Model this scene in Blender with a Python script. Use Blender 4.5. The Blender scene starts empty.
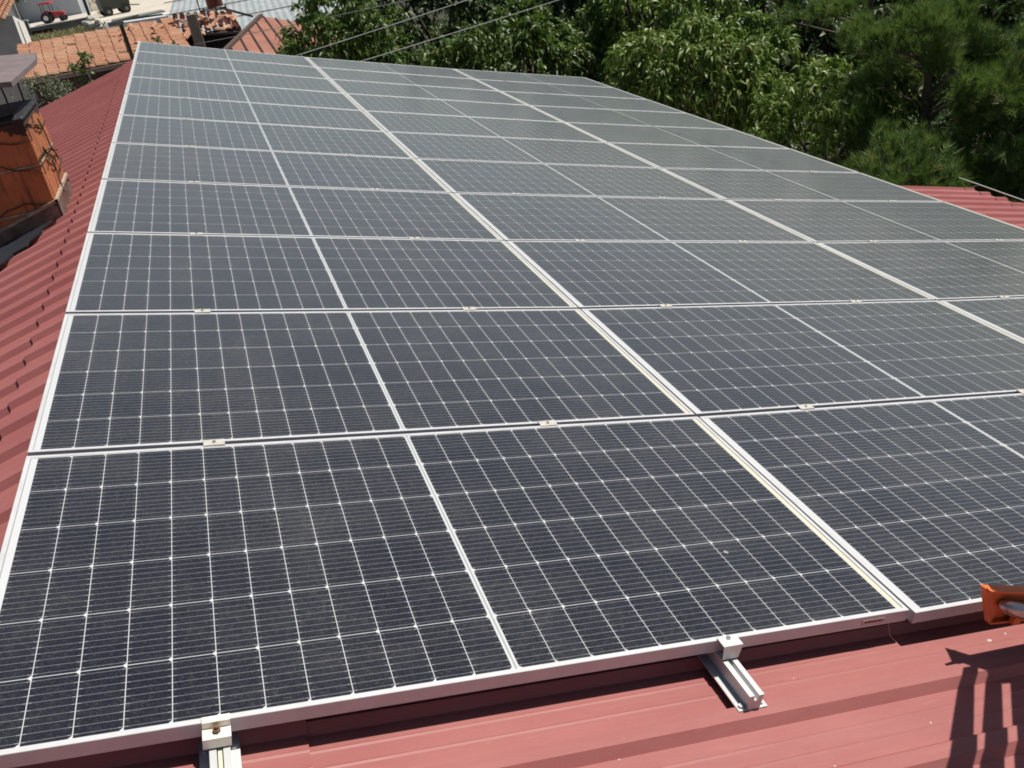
import bpy, math, random
import numpy as np
from mathutils import Matrix, Vector
random.seed(7)
rng = np.random.default_rng(7)
sc = bpy.context.scene
COL = sc.collection

# ---------------------------------------------------------------- frames
# "array" frame: x = down the right roof slope, y = along the ridge, z = normal of the panels
TH = math.radians(-15)
XA = Vector((math.cos(TH), 0, -math.sin(TH)))
UPA = Vector((math.sin(TH), 0, math.cos(TH)))
M3 = Matrix(((XA.x, XA.y, XA.z), (0, 1, 0), (UPA.x, UPA.y, UPA.z)))
A2W = Matrix.Translation((0, 0, 5.0)) @ M3.to_4x4()

# ---------------------------------------------------------------- camera
CR = ((0.940154, -0.325197, 0.101768), (-0.051103, -0.429845, -0.901455), (0.336895, 0.842307, -0.420739))
CA = Vector((0.449942, -1.335228, 1.332732))
R0, R1, R2 = (Vector(r) for r in CR)
cx, cy, cz = M3 @ R0, -(M3 @ R1), -(M3 @ R2)
cam = bpy.data.cameras.new("camera")
cam_o = bpy.data.objects.new("camera", cam)
COL.objects.link(cam_o)
cw = A2W @ CA
cam_o.matrix_world = Matrix(((cx.x, cy.x, cz.x, cw.x), (cx.y, cy.y, cz.y, cw.y), (cx.z, cy.z, cz.z, cw.z), (0, 0, 0, 1)))
cam.lens = 889.763 / 1024 * 36
cam.sensor_width = 36
cam.clip_start = 0.05
cam.clip_end = 2000
sc.camera = cam_o

# ---------------------------------------------------------------- light
SUN_A = Vector((0.20, 0.10, 1.0)).normalized()
sun_w = (M3 @ SUN_A).normalized()
elev = math.asin(sun_w.z)
azim = math.atan2(sun_w.x, sun_w.y)
world = bpy.data.worlds.new("World")
sc.world = world
world.use_nodes = True
wn = world.node_tree.nodes
sky = wn.new("ShaderNodeTexSky")
sky.sky_type = 'NISHITA'
sky.sun_disc = False
sky.sun_elevation = elev
sky.sun_rotation = azim
sky.dust_density = 1.5
wn["Background"].inputs["Strength"].default_value = 0.05
world.node_tree.links.new(sky.outputs[0], wn["Background"].inputs["Color"])
sl = bpy.data.lights.new("sun", 'SUN')
sl.energy = 5.0
sl.angle = math.radians(0.5)
sl.color = (1.0, 0.955, 0.88)
so = bpy.data.objects.new("sun", sl)
COL.objects.link(so)
so.rotation_euler = sun_w.to_track_quat('Z', 'Y').to_euler()
so.location = (0, 0, 30)
sc.view_settings.view_transform = 'Standard'
sc.view_settings.look = 'None'
sc.view_settings.exposure = 0.0
sc.view_settings.gamma = 1.0
sc.render.engine = 'CYCLES'
sc.cycles.max_bounces = 5
sc.cycles.diffuse_bounces = 1
sc.cycles.filter_width = 1.8
sc.cycles.transparent_max_bounces = 6


# ---------------------------------------------------------------- node helpers
class E:
    """tiny expression helper over Math nodes"""
    def __init__(s, nt, sock): s.nt, s.s = nt, sock
    def _m(s, op, *a):
        n = s.nt.nodes.new("ShaderNodeMath"); n.operation = op
        for i, v in enumerate((s,) + a):
            if isinstance(v, E): s.nt.links.new(v.s, n.inputs[i])
            else: n.inputs[i].default_value = v
        return E(s.nt, n.outputs[0])
    def __add__(s, o): return s._m('ADD', o)
    def __sub__(s, o): return s._m('SUBTRACT', o)
    def __mul__(s, o): return s._m('MULTIPLY', o)
    def __truediv__(s, o): return s._m('DIVIDE', o)
    def abs(s): return s._m('ABSOLUTE')
    def fr(s): return s._m('FRACT')
    def fl(s): return s._m('FLOOR')
    def lt(s, o): return s._m('LESS_THAN', o)
    def gt(s, o): return s._m('GREATER_THAN', o)
    def mn(s, o): return s._m('MINIMUM', o)
    def mx(s, o): return s._m('MAXIMUM', o)
    def sin(s): return s._m('SINE')
    def inv(s): return s._m('SUBTRACT', 0) * -1 + 1


def new_mat(name):
    m = bpy.data.materials.new(name); m.use_nodes = True
    nt = m.node_tree
    return m, nt, nt.nodes["Principled BSDF"]


def link(nt, a, b): nt.links.new(a.s if isinstance(a, E) else a, b)


def mix(nt, fac, a, b):
    n = nt.nodes.new("ShaderNodeMix"); n.data_type = 'RGBA'
    for sock, v in ((n.inputs[0], fac), (n.inputs[6], a), (n.inputs[7], b)):
        if isinstance(v, (tuple, list)): sock.default_value = tuple(v) + ((1,) if len(v) == 3 else ())
        elif isinstance(v, (int, float)): sock.default_value = v
        else: link(nt, v, sock)
    return n.outputs[2]


def coord(nt, kind="Object", scale=None, offset=None):
    t = nt.nodes.new("ShaderNodeTexCoord")
    if scale is None: return t.outputs[kind]
    mp = nt.nodes.new("ShaderNodeMapping")
    mp.inputs["Scale"].default_value = scale
    nt.links.new(t.outputs[kind], mp.inputs[0])
    return mp.outputs[0]


def noise(nt, vec, scale, detail=4, rough=.6, lo=None, hi=None):
    n = nt.nodes.new("ShaderNodeTexNoise")
    n.inputs["Scale"].default_value = scale; n.inputs["Detail"].default_value = detail
    n.inputs["Roughness"].default_value = rough
    nt.links.new(vec, n.inputs["Vector"])
    if lo is None: return E(nt, n.outputs[0])
    r = nt.nodes.new("ShaderNodeMapRange"); nt.links.new(n.outputs[0], r.inputs[0])
    r.inputs[1].default_value = lo; r.inputs[2].default_value = hi
    return E(nt, r.outputs[0])


def bump(nt, bs, h, strength=.3, dist=.01):
    b = nt.nodes.new("ShaderNodeBump"); b.inputs["Strength"].default_value = strength
    b.inputs["Distance"].default_value = dist
    link(nt, h, b.inputs["Height"]); nt.links.new(b.outputs[0], bs.inputs["Normal"])


def simple(name, c1, c2=None, scale=5, rough=.7, metal=0, bmp=0, lo=.35, hi=.65, coords="Object", stretch=None, bd=.01):
    m, nt, bs = new_mat(name)
    bs.inputs["Roughness"].default_value = rough; bs.inputs["Metallic"].default_value = metal
    if c2 is None:
        c2 = tuple(x * .8 for x in c1)
    v = coord(nt, coords, stretch or (1, 1, 1))
    f = noise(nt, v, scale, 5, .65, lo, hi)
    link(nt, mix(nt, f, c1, c2), bs.inputs["Base Color"])
    if bmp: bump(nt, bs, noise(nt, v, scale * 3), bmp, bd)
    return m


# ---------------------------------------------------------------- materials
def mat_cells():
    m, nt, bs = new_mat("solar_cells")
    tc = nt.nodes.new("ShaderNodeTexCoord"); sp = nt.nodes.new("ShaderNodeSeparateXYZ")
    nt.links.new(tc.outputs["Object"], sp.inputs[0])
    X, Y = E(nt, sp.outputs[0]), E(nt, sp.outputs[1])
    ax = X.abs()
    px, py, xm, yh = .0843, .1716, .0068, .5148
    u = (ax - xm) / px
    v = (Y + yh) / py
    inside = u.gt(0) * u.lt(12) * v.gt(0) * v.lt(6)
    du = u.fr() * px                    # distance from the cell side nearest the middle
    dx = du.mn(u.fr() * -px + px)
    dy = v.fr().mn(v.fr() * -1 + 1) * py
    cell = inside * dx.gt(.0008) * dy.gt(.0009) * (du + dy).gt(.0082)
    # thin bus wires along x, brighter solder pads at both ends
    bw = ((v.fr() * 9.0).fr() - .5).abs()
    wire = bw.lt(.035)
    pad = bw.lt(.045) * (u.fr() - .5).abs().gt(.40)
    rnd = nt.nodes.new("ShaderNodeObjectInfo")
    rn = E(nt, rnd.outputs["Random"])
    # slight tone difference from cell to cell
    cb = nt.nodes.new("ShaderNodeCombineXYZ")
    link(nt, (X / px).fl() + rn * 91, cb.inputs[0]); link(nt, v.fl(), cb.inputs[1]); link(nt, rn * 37, cb.inputs[2])
    wnz = nt.nodes.new("ShaderNodeTexWhiteNoise"); nt.links.new(cb.outputs[0], wnz.inputs["Vector"])
    cn = E(nt, wnz.outputs["Value"])
    base = mix(nt, cn, (.0068, .0066, .014), (.013, .0125, .021))
    base = mix(nt, rn * .6, base, (.0085, .0095, .019))
    base = mix(nt, wire * .30, base, (.55, .56, .60))
    base = mix(nt, pad * .28, base, (.7, .7, .72))
    white = mix(nt, ax.lt(.0026), (.60, .61, .62), (.36, .38, .38))
    white = mix(nt, X.gt(1.0182), white, (.66, .64, .50))
    white = mix(nt, ax.gt(1.0475 - .0135), white, (.30, .30, .29))
    colr = mix(nt, cell, white, base)
    # dust film: patches, streaks and specks
    off = nt.nodes.new("ShaderNodeVectorMath"); off.operation = 'ADD'
    cb2 = nt.nodes.new("ShaderNodeCombineXYZ"); link(nt, rn * 53, cb2.inputs[0]); link(nt, rn * 17, cb2.inputs[1])
    nt.links.new(tc.outputs["Object"], off.inputs[0]); nt.links.new(cb2.outputs[0], off.inputs[1])
    dv = off.outputs[0]
    d1 = noise(nt, dv, 2.2, 6, .6, .30, .75)
    d2 = noise(nt, dv, 60, 3, .7, .45, .75)
    d3 = noise(nt, dv, 9, 5, .7, .40, .8)
    dust = d1 * .5 + d2 * .35 + d3 * .25
    colr = mix(nt, dust * dust * .13, colr, (.50, .48, .38))
    grit = noise(nt, dv, 240, 2, .8, .55, .72)
    colr = mix(nt, grit * .10, colr, (.46, .45, .40))
    streak = noise(nt, coord(nt, "Object", (1.2, 9, 1)), 1.6, 5, .7, .5, .8)
    colr = mix(nt, streak * .035, colr, (.50, .48, .40))
    # droppings / dried drops
    vo = nt.nodes.new("ShaderNodeTexVoronoi"); vo.inputs["Scale"].default_value = 5.0
    nt.links.new(dv, vo.inputs["Vector"])
    jit = noise(nt, dv, 90, 2, .5)
    vd = E(nt, vo.outputs["Distance"]) + (jit - .5) * .05
    sel = E(nt, vo.outputs["Color"])
    spc = nt.nodes.new("ShaderNodeSeparateColor"); nt.links.new(vo.outputs["Color"], spc.inputs[0])
    spot = vd.lt(.036) * E(nt, spc.outputs[0]).gt(.90)
    colr = mix(nt, spot * .5, colr, (.60, .58, .50))
    nt.links.new(colr, bs.inputs["Base Color"])
    link(nt, dust * .14 + .09, bs.inputs["Roughness"])
    bs.inputs["IOR"].default_value = 1.5
    bs.inputs["Specular IOR Level"].default_value = .6
    bs.inputs["Sheen Weight"].default_value = SHEEN
    bs.inputs["Sheen Roughness"].default_value = .38
    bs.inputs["Sheen Tint"].default_value = (.94, .93, .82, 1)
    sh = nt.nodes.new("ShaderNodeBsdfSheen"); sh.inputs["Color"].default_value = (1.0, .985, .86, 1); sh.inputs["Roughness"].default_value = .33
    ad = nt.nodes.new("ShaderNodeAddShader"); nt.links.new(bs.outputs[0], ad.inputs[0]); nt.links.new(sh.outputs[0], ad.inputs[1])
    nt.links.new(ad.outputs[0], nt.nodes["Material Output"].inputs[0])
    return m


SHEEN = .55


def mat_red():
    m, nt, bs = new_mat("red_painted_sheet")
    v = coord(nt, "Object", (1, 1, 1))
    f1 = noise(nt, v, 1.4, 6, .65, .3, .7)
    f2 = noise(nt, coord(nt, "Object", (1.5, 14, 3)), 2.2, 5, .7, .45, .75)
    f3 = noise(nt, v, 45, 4, .75, .56, .72)
    c = mix(nt, f1, (.290, .082, .080), (.335, .104, .098))
    c = mix(nt, f2 * .22, c, (.44, .20, .17))
    c = mix(nt, f3 * .34, c, (.27, .085, .075))
    scr = noise(nt, coord(nt, "Object", (2.5, 30, 10)), 3, 4, .8, .60, .70)
    c = mix(nt, scr * .18, c, (.55, .30, .26))
    f4 = noise(nt, v, .35, 5, .6, .35, .65)
    c = mix(nt, f4 * .16, c, (.52, .26, .23))
    vo = nt.nodes.new("ShaderNodeTexVoronoi"); vo.inputs["Scale"].default_value = 16
    nt.links.new(v, vo.inputs["Vector"])
    spc = nt.nodes.new("ShaderNodeSeparateColor"); nt.links.new(vo.outputs["Color"], spc.inputs[0])
    sp = E(nt, vo.outputs["Distance"]).lt(.055) * E(nt, spc.outputs[1]).gt(.90)
    c = mix(nt, sp * .5, c, (.62, .46, .38))
    nt.links.new(c, bs.inputs["Base Color"])
    link(nt, f1 * .12 + .42, bs.inputs["Roughness"])
    bs.inputs["Specular IOR Level"].default_value = .35
    bump(nt, bs, noise(nt, v, 5, 4, .5), .12, .02)
    return m


MAT = {}
MAT['cells'] = mat_cells()
MAT['red'] = mat_red()
MAT['alu'] = simple("anodised_aluminium", (.64, .64, .65), (.55, .55, .555), 9, .5, .15)
MAT['alu_rail'] = simple("mill_aluminium", (.72, .72, .71), (.55, .56, .55), 14, .5, .25, stretch=(1, .1, 1))
MAT['alu_clamp'] = simple('pale_aluminium', (.60, .59, .55), (.50, .48, .42), 30, .55, .2)
MAT['rust_alu'] = simple("stained_aluminium", (.82, .80, .72), (.60, .46, .28), 26, .5, .3, lo=.5, hi=.75)
MAT['cream'] = simple("aged_sealant", (.80, .78, .60), (.66, .62, .45), 20, .6)
MAT['steel_bolt'] = simple("bolt_steel", (.12, .09, .06), (.25, .14, .07), 40, .5, .6)
MAT['sticker'] = simple("sticker_paper", (.62, .52, .50), (.55, .45, .44), 20, .6)
MAT['ink'] = simple("sticker_ink", (.16, .02, .02), None, 20, .6)
MAT['gap_dark'] = simple("dark_rubber", (.02, .02, .02), None, 20, .8)


def mat_brick():
    m, nt, bs = new_mat("hollow_clay_block")
    v = coord(nt, "Object", (1, 1, 1))
    f = noise(nt, v, 6, 6, .7, .3, .7)
    c = mix(nt, f, (.58, .20, .075), (.40, .12, .05))
    f2 = noise(nt, coord(nt, "Object", (9, 9, 1.2)), 2.5, 5, .7, .50, .68)
    c = mix(nt, f2 * .8, c, (.06, .03, .022))
    sp = nt.nodes.new("ShaderNodeSeparateXYZ"); nt.links.new(coord(nt), sp.inputs[0])
    hz = noise(nt, v, 6, 5, .7) * .30 + E(nt, sp.outputs[2])
    soot = hz.gt(.765)
    c = mix(nt, soot * .92, c, (.018, .016, .015))
    nt.links.new(c, bs.inputs["Base Color"])
    bs.inputs["Roughness"].default_value = .85
    bump(nt, bs, noise(nt, v, 40), .35, .008)
    return m


MAT['block'] = mat_brick()
MAT['mortar'] = simple("mortar", (.52, .44, .34), (.30, .20, .13), 18, .9, 0, .4)
MAT['wire'] = simple("rusty_wire", (.10, .055, .03), (.05, .03, .02), 20, .7, .4)
MAT['tin'] = simple("rusted_tin", (.25, .20, .17), (.13, .08, .06), 10, .6, .35, .2)
MAT['slab'] = simple("old_slab", (.21, .165, .165), (.15, .12, .12), 7, .8, 0, .3)
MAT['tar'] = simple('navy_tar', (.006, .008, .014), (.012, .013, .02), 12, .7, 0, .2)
MAT['black_tar'] = simple("tar_sheet", (.012, .013, .018), (.03, .03, .035), 12, .6, 0, .3)


def mat_tile():
    m, nt, bs = new_mat("terracotta_tiles")
    v = coord(nt, "Object", (1, 1, 1))
    f = noise(nt, coord(nt, "Object", (2.2, 4.2, 1)), 1.7, 5, .85, .35, .65)
    c = mix(nt, f, (.56, .30, .185), (.36, .15, .09))
    f2 = noise(nt, v, .9, 5, .7, .45, .7)
    c = mix(nt, f2 * .55, c, (.60, .42, .27))
    f3 = noise(nt, v, 7, 5, .8, .58, .72)
    c = mix(nt, f3 * .6, c, (.16, .11, .07))
    nt.links.new(c, bs.inputs["Base Color"])
    bs.inputs["Roughness"].default_value = .9
    return m


MAT['tile'] = mat_tile()
MAT['tile_flat'] = simple("weathered_red_sheets", (.36, .15, .10), (.24, .10, .07), 1.5, .85, 0, .2)
MAT['wood_dark'] = simple("old_wood", (.12, .085, .065), (.06, .04, .03), 5, .85, 0, .3, stretch=(6, 6, 1))
MAT['wood_grey'] = simple("grey_wood", (.30, .24, .20), (.17, .13, .11), 5, .85, 0, .3, stretch=(6, 6, 1))
MAT['dark_board'] = simple("dark_boards", (.055, .04, .04), (.03, .022, .022), 3, .9, 0, .2, stretch=(5, 1, 1))
MAT['white_wall'] = simple("whitewash", (.86, .85, .80), (.78, .76, .70), 2.2, .9, 0, .2)
MAT['grey_wall'] = simple("grey_render", (.40, .40, .43), (.32, .32, .35), 1.5, .9, 0, .2)
MAT['blue_wall'] = simple("bluish_render", (.46, .52, .56), (.38, .42, .46), .35, .9)
MAT['concrete'] = simple("concrete", (.26, .26, .24), (.16, .16, .15), .9, .9, 0, .2)
MAT['roof_white'] = simple("galvanised_sheet", (.46, .50, .50), (.34, .37, .36), 1.2, .5, .15)
MAT['steel_dark'] = simple("rusty_steel", (.09, .06, .05), (.05, .035, .03), 6, .6, .4)
MAT['barrel'] = simple("red_brown_paint", (.20, .055, .045), (.12, .04, .035), 3, .6)
MAT['tractor_red'] = simple("tractor_red_paint", (.50, .045, .06), (.38, .03, .045), 2, .4)
MAT['black'] = simple("black_rubber", (.02, .02, .022), None, 9, .7)
MAT['glass_dark'] = simple("dark_glass", (.02, .022, .025), None, 3, .08)
MAT['white_paint'] = simple("white_paint", (.74, .76, .76), (.62, .64, .64), 2, .4)
MAT['dark_green'] = simple("dark_green_paint", (.03, .045, .03), (.05, .05, .04), 2, .5)
MAT['stone_white'] = simple("pale_rubble", (.70, .68, .62), (.45, .43, .38), 3, .9, 0, .4)
MAT['cable'] = simple("grey_cable", (.34, .35, .33), (.25, .25, .24), 3, .6)
MAT['orange'] = simple("orange_plastic", (.86, .20, .05), (.74, .15, .035), 14, .42)
MAT['tool_grey'] = simple("brushed_steel", (.62, .60, .56), (.42, .40, .38), 12, .28, .85)
MAT['plaster'] = simple("plaster_chip", (.75, .70, .64), (.6, .5, .45), 60, .9)


def mat_ground():
    m, nt, bs = new_mat("dry_earth")
    v = coord(nt, "Object", (1, 1, 1))
    f = noise(nt, v, .12, 6, .6, .35, .65)
    c = mix(nt, f, (.44, .38, .29), (.30, .26, .19))
    f2 = noise(nt, v, .5, 6, .7, .50, .62)
    c = mix(nt, f2 * .6, c, (.17, .15, .075))
    nt.links.new(c, bs.inputs["Base Color"]); bs.inputs["Roughness"].default_value = .95
    return m


MAT['ground'] = mat_ground()
MAT['soil'] = simple('leaf_litter', (.055, .05, .03), (.03, .035, .018), 1.2, .95)  # shade of the trees is put into this soil colour
MAT['yard'] = simple("pale_dirt", (.60, .54, .46), (.50, .45, .38), .25, .95)
MAT['bark'] = simple("bark", (.13, .10, .075), (.07, .055, .04), 8, .9, 0, .5, stretch=(1, 1, .25))


def mat_leaf(name, ca, cb, cc, trans=.3, rough=.45):
    m, nt, bs = new_mat(name)
    at = nt.nodes.new("ShaderNodeAttribute"); at.attribute_name = "rnd"
    f = E(nt, at.outputs["Fac"])
    c = mix(nt, f, ca, cb)
    c = mix(nt, f.gt(.93), c, cc)
    nt.links.new(c, bs.inputs["Base Color"])
    bs.inputs["Roughness"].default_value = rough
    bs.inputs["Specular IOR Level"].default_value = .5
    tr = nt.nodes.new("ShaderNodeBsdfTranslucent")
    tcol = mix(nt, .5, c, (.16, .26, .03))
    nt.links.new(tcol, tr.inputs[0])
    mx = nt.nodes.new("ShaderNodeMixShader"); mx.inputs[0].default_value = trans
    out = nt.nodes["Material Output"]
    nt.links.new(bs.outputs[0], mx.inputs[1]); nt.links.new(tr.outputs[0], mx.inputs[2])
    nt.links.new(mx.outputs[0], out.inputs[0])
    return m


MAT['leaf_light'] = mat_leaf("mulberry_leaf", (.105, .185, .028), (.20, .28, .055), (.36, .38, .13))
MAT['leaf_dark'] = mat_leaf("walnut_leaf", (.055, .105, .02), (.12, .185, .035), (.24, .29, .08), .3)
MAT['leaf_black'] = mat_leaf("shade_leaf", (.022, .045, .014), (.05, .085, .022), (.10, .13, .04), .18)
MAT['leaf_olive'] = mat_leaf("olive_leaf", (.13, .15, .09), (.19, .21, .13), (.28, .28, .19), .15, .6)
MAT['leaf_bush'] = mat_leaf("shrub_leaf", (.08, .12, .035), (.15, .18, .06), (.26, .25, .10), .25)
MAT['needle'] = mat_leaf("pine_needle", (.085, .155, .038), (.21, .31, .08), (.38, .36, .16), .3, .45)
MAT['grass'] = mat_leaf("dry_grass_blade", (.34, .30, .15), (.26, .25, .12), (.45, .40, .24), .2, .8)


# ---------------------------------------------------------------- mesh helpers
def mesh_np(name, verts, faces, rnd=None):
    me = bpy.data.meshes.new(name)
    verts = np.asarray(verts, dtype=np.float32); faces = np.asarray(faces, dtype=np.int32)
    k = faces.shape[1]
    me.vertices.add(len(verts)); me.vertices.foreach_set("co", verts.ravel())
    me.loops.add(faces.size); me.loops.foreach_set("vertex_index", faces.ravel())
    me.polygons.add(len(faces)); me.polygons.foreach_set("loop_start", np.arange(0, faces.size, k, dtype=np.int32))
    me.update(calc_edges=True)
    if rnd is not None:
        a = me.attributes.new("rnd", 'FLOAT', 'FACE'); a.data.foreach_set("value", np.asarray(rnd, dtype=np.float32))
    return me


class MB:
    def __init__(s): s.v, s.f, s.m = [], [], []; s.smooth = False
    def add(s, vs, fs, mi=0):
        o = len(s.v); s.v += [tuple(v) for v in vs]
        for f in fs: s.f.append(tuple(i + o for i in f)); s.m.append(mi)
    def box(s, x0, x1, y0, y1, z0, z1, mi=0, T=None):
        vs = [Vector(p) for p in ((x0, y0, z0), (x1, y0, z0), (x1, y1, z0), (x0, y1, z0), (x0, y0, z1), (x1, y0, z1), (x1, y1, z1), (x0, y1, z1))]
        if T is not None: vs = [T @ v for v in vs]
        s.add(vs, [(0, 3, 2, 1), (4, 5, 6, 7), (0, 1, 5, 4), (1, 2, 6, 5), (2, 3, 7, 6), (3, 0, 4, 7)], mi)
        return s
    def bar(s, a, b, w, h=None, mi=0):
        """square bar from a to b"""
        a, b = Vector(a), Vector(b); d = b - a; L = d.length; q = d.to_track_quat('Z', 'Y').to_matrix().to_4x4()
        h = h or w
        return s.box(-w / 2, w / 2, -h / 2, h / 2, 0, L, mi, Matrix.Translation(a) @ q)
    def tube(s, pts, radii, n=8, mi=0, cap=True):
        pts = [Vector(p) for p in pts]
        if not isinstance(radii, (list, tuple)): radii = [radii] * len(pts)
        rings = []; o = len(s.v)
        for i, p in enumerate(pts):
            d = (pts[min(i + 1, len(pts) - 1)] - pts[max(i - 1, 0)]).normalized()
            u = d.orthogonal().normalized() if i == 0 else (uu - d * uu.dot(d)).normalized()
            uu = u; w = d.cross(u)
            for k in range(n):
                a = 2 * math.pi * k / n
                s.v.append(tuple(p + (u * math.cos(a) + w * math.sin(a)) * radii[i]))
        for i in range(len(pts) - 1):
            for k in range(n):
                k2 = (k + 1) % n
                s.f.append((o + i * n + k, o + i * n + k2, o + (i + 1) * n + k2, o + (i + 1) * n + k)); s.m.append(mi)
        if cap:
            s.f.append(tuple(o + k for k in reversed(range(n)))); s.m.append(mi)
            s.f.append(tuple(o + (len(pts) - 1) * n + k for k in range(n))); s.m.append(mi)
        return s
    def prism(s, prof, a, b, axis='y', mi=0, T=None):
        """closed outline prof extruded from a to b along an axis"""
        n = len(prof)
        def P(p, t):
            v = {'y': Vector((p[0], t, p[1])), 'x': Vector((t, p[0], p[1])), 'z': Vector((p[0], p[1], t))}[axis]
            return T @ v if T is not None else v
        vs = [P(p, a) for p in prof] + [P(p, b) for p in prof]
        fs = [tuple(range(n))[::-1], tuple(range(n, 2 * n))] + [(i, (i + 1) % n, n + (i + 1) % n, n + i) for i in range(n)]
        s.add(vs, fs, mi); return s
    def mesh(s, name, bevel=0):
        me = bpy.data.meshes.new(name); me.from_pydata(s.v, [], s.f)
        if s.m: me.polygons.foreach_set("material_index", s.m)
        import bmesh
        bm = bmesh.new(); bm.from_mesh(me)
        bmesh.ops.recalc_face_normals(bm, faces=bm.faces)
        if bevel:
            es = [e for e in bm.edges if len(e.link_faces) == 2 and e.calc_face_angle(0) > .6]
            bmesh.ops.bevel(bm, geom=es, offset=bevel, segments=1, affect='EDGES', clamp_overlap=True)
        bm.to_mesh(me); bm.free()
        return me
    def build(s, name, mats, parent=None, matrix=None, bevel=0, smooth=False):
        me = s.mesh(name, bevel)
        return put(name, me, mats, parent, matrix, smooth)


def put(name, me, mats, parent=None, matrix=None, smooth=False):
    for m in (mats if isinstance(mats, (list, tuple)) else [mats]): me.materials.append(m)
    if smooth: me.polygons.foreach_set("use_smooth", [True] * len(me.polygons))
    o = bpy.data.objects.new(name, me); COL.objects.link(o)
    if parent is not None: o.parent = parent
    if matrix is not None: o.matrix_local = matrix
    return o


def tag(o, label=None, cat=None, group=None, kind=None):
    if label: o['label'] = label
    if cat: o['category'] = cat
    if group: o['group'] = group
    if kind: o['kind'] = kind
    return o


def empty(name, matrix, label, cat, group=None):
    o = bpy.data.objects.new(name, None); COL.objects.link(o)
    o.empty_display_size = .2
    if not isinstance(matrix, Matrix): matrix = Matrix.Translation(matrix)
    o.matrix_world = matrix
    return tag(o, label, cat, group)


def copy_tree(o, parent=None):
    c = o.copy(); COL.objects.link(c)
    if parent is not None:
        c.parent = parent; c.matrix_parent_inverse = o.matrix_parent_inverse.copy()
    for ch in list(o.children): copy_tree(ch, c)
    return c


# ================================================================ ground and terrain
g = MB(); g.add([(-500, -60, 0), (500, -60, 0), (500, 900, 0), (-500, 900, 0)], [(0, 1, 2, 3)])
tag(g.build("ground", MAT['ground']), kind="structure")
g = MB(); g.add([(-9, 52, .004), (-1, 48, .004), (9, 50, .004), (12, 140, .004), (-8, 160, .004), (-7.6, 84, .004)], [(0, 1, 2, 3, 4, 5)])
tag(g.build("yard", MAT['yard']), "pale dry dirt yard beyond the tiled roofs", kind="structure")

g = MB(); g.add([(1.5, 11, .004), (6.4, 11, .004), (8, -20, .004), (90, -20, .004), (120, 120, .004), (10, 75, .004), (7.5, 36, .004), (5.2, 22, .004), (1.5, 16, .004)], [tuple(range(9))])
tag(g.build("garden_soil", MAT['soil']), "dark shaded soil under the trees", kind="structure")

# ================================================================ the red metal roofed house
PITCH, RH = 0.2, 0.022
ZT, XR = -0.080, 0.06      # rib tops, ridge position (array frame)


def rib_profile(y0, y1, lift=0.0):
    """list of (y, z) across the ribs; narrow trapezoid ribs with two shallow pan lines"""
    out = []
    k0 = math.floor((y0 + .15) / PITCH); k1 = math.ceil((y1 + .15) / PITCH)
    for k in range(k0, k1 + 1):
        c = k * PITCH - .152
        for dy, dz in ((-.036, -RH), (-.018, 0), (.018, 0), (.036, -RH), (.073, -RH), (.078, -RH + .0014), (.083, -RH), (.117, -RH), (.122, -RH + .0014), (.127, -RH)):
            y = c + dy
            if y0 <= y <= y1: out.append((y, ZT + dz + lift))
    return out


PP = 2.115
CYY, CXX, CXY = .00023017, .00319607, -.00071348


def surf(x, y):
    L, W = 11.65, 3 * PP
    x = min(max(x, 0), W); y = min(max(y, -1), 12)
    return CYY * y * (y - L) + CXX * x * (x - W) + CXY * x * y


def ribbed(dirn, origin, s0, s1, prof, nseg=1, thick=.002, jitter=0):
    """extrude the profile along dirn (array frame), from s0 to s1; prof z is measured along the slope normal"""
    d = Vector(dirn).normalized(); nrm = d.cross(Vector((0, 1, 0))); nrm = nrm if nrm.z > 0 else -nrm
    vs, fs = [], []
    n = len(prof)
    for i in range(nseg + 1):
        s = s0 + (s1 - s0) * i / nseg
        for (y, z) in prof:
            p = Vector(origin) + d * s + nrm * z + Vector((0, y, 0))
            p.z += surf(p.x, p.y)
            vs.append(A2W @ p)
    for i in range(nseg):
        for j in range(n - 1):
            a = i * n + j
            fs.append((a, a + 1, a + n + 1, a + n))
    return vs, fs


house = empty("metal_roofed_house", Matrix.Translation((1.5, 4.5, 0)), "low house under the red ribbed metal roof that carries the solar panels", "house")
HI = house.matrix_world.inverted()
def to_house(vs): return [HI @ v for v in vs]
dR = (1, 0, 0); dL = (-math.cos(math.radians(30)), 0, -math.sin(math.radians(30)))
org = (XR, 0, 0)
mR = MB(); v, f = ribbed(dR, org, 0, 6.2 - XR, rib_profile(-2.6, 11.15), 14); mR.add(to_house(v), f)
v, f = ribbed(dR, org, 6.2 - XR, 7.60 - XR, rib_profile(-2.6, 5.26), 2); mR.add(to_house(v), f)
v, f = ribbed(dL, org, 0, 5.2, rib_profile(-2.6, 11.15)); mR.add(to_house(v), f)
roof = mR.build("roof", MAT['red'], house)
sm = roof.modifiers.new("thick", 'SOLIDIFY'); sm.thickness = .0015; sm.offset = -1
mC = MB()
v, f = ribbed(dR, org, 0, .57, rib_profile(-2.6, 11.17, .004), 2); mC.add(to_house(v), f)
v, f = ribbed(dL, org, 0, .30, rib_profile(-2.6, 11.17, .004)); mC.add(to_house(v), f)
rc = mC.build("ridge_cap", MAT['red'], house)
sm = rc.modifiers.new("thick", 'SOLIDIFY'); sm.thickness = .004; sm.offset = 1
# walls (world axes)
w = MB(); w.box(-4.3 - 1.5, 6.2 - 1.5, -2.3 - 4.5, 10.9 - 4.5, 0, 2.4); w.build("wall", MAT['white_wall'], house)
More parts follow.
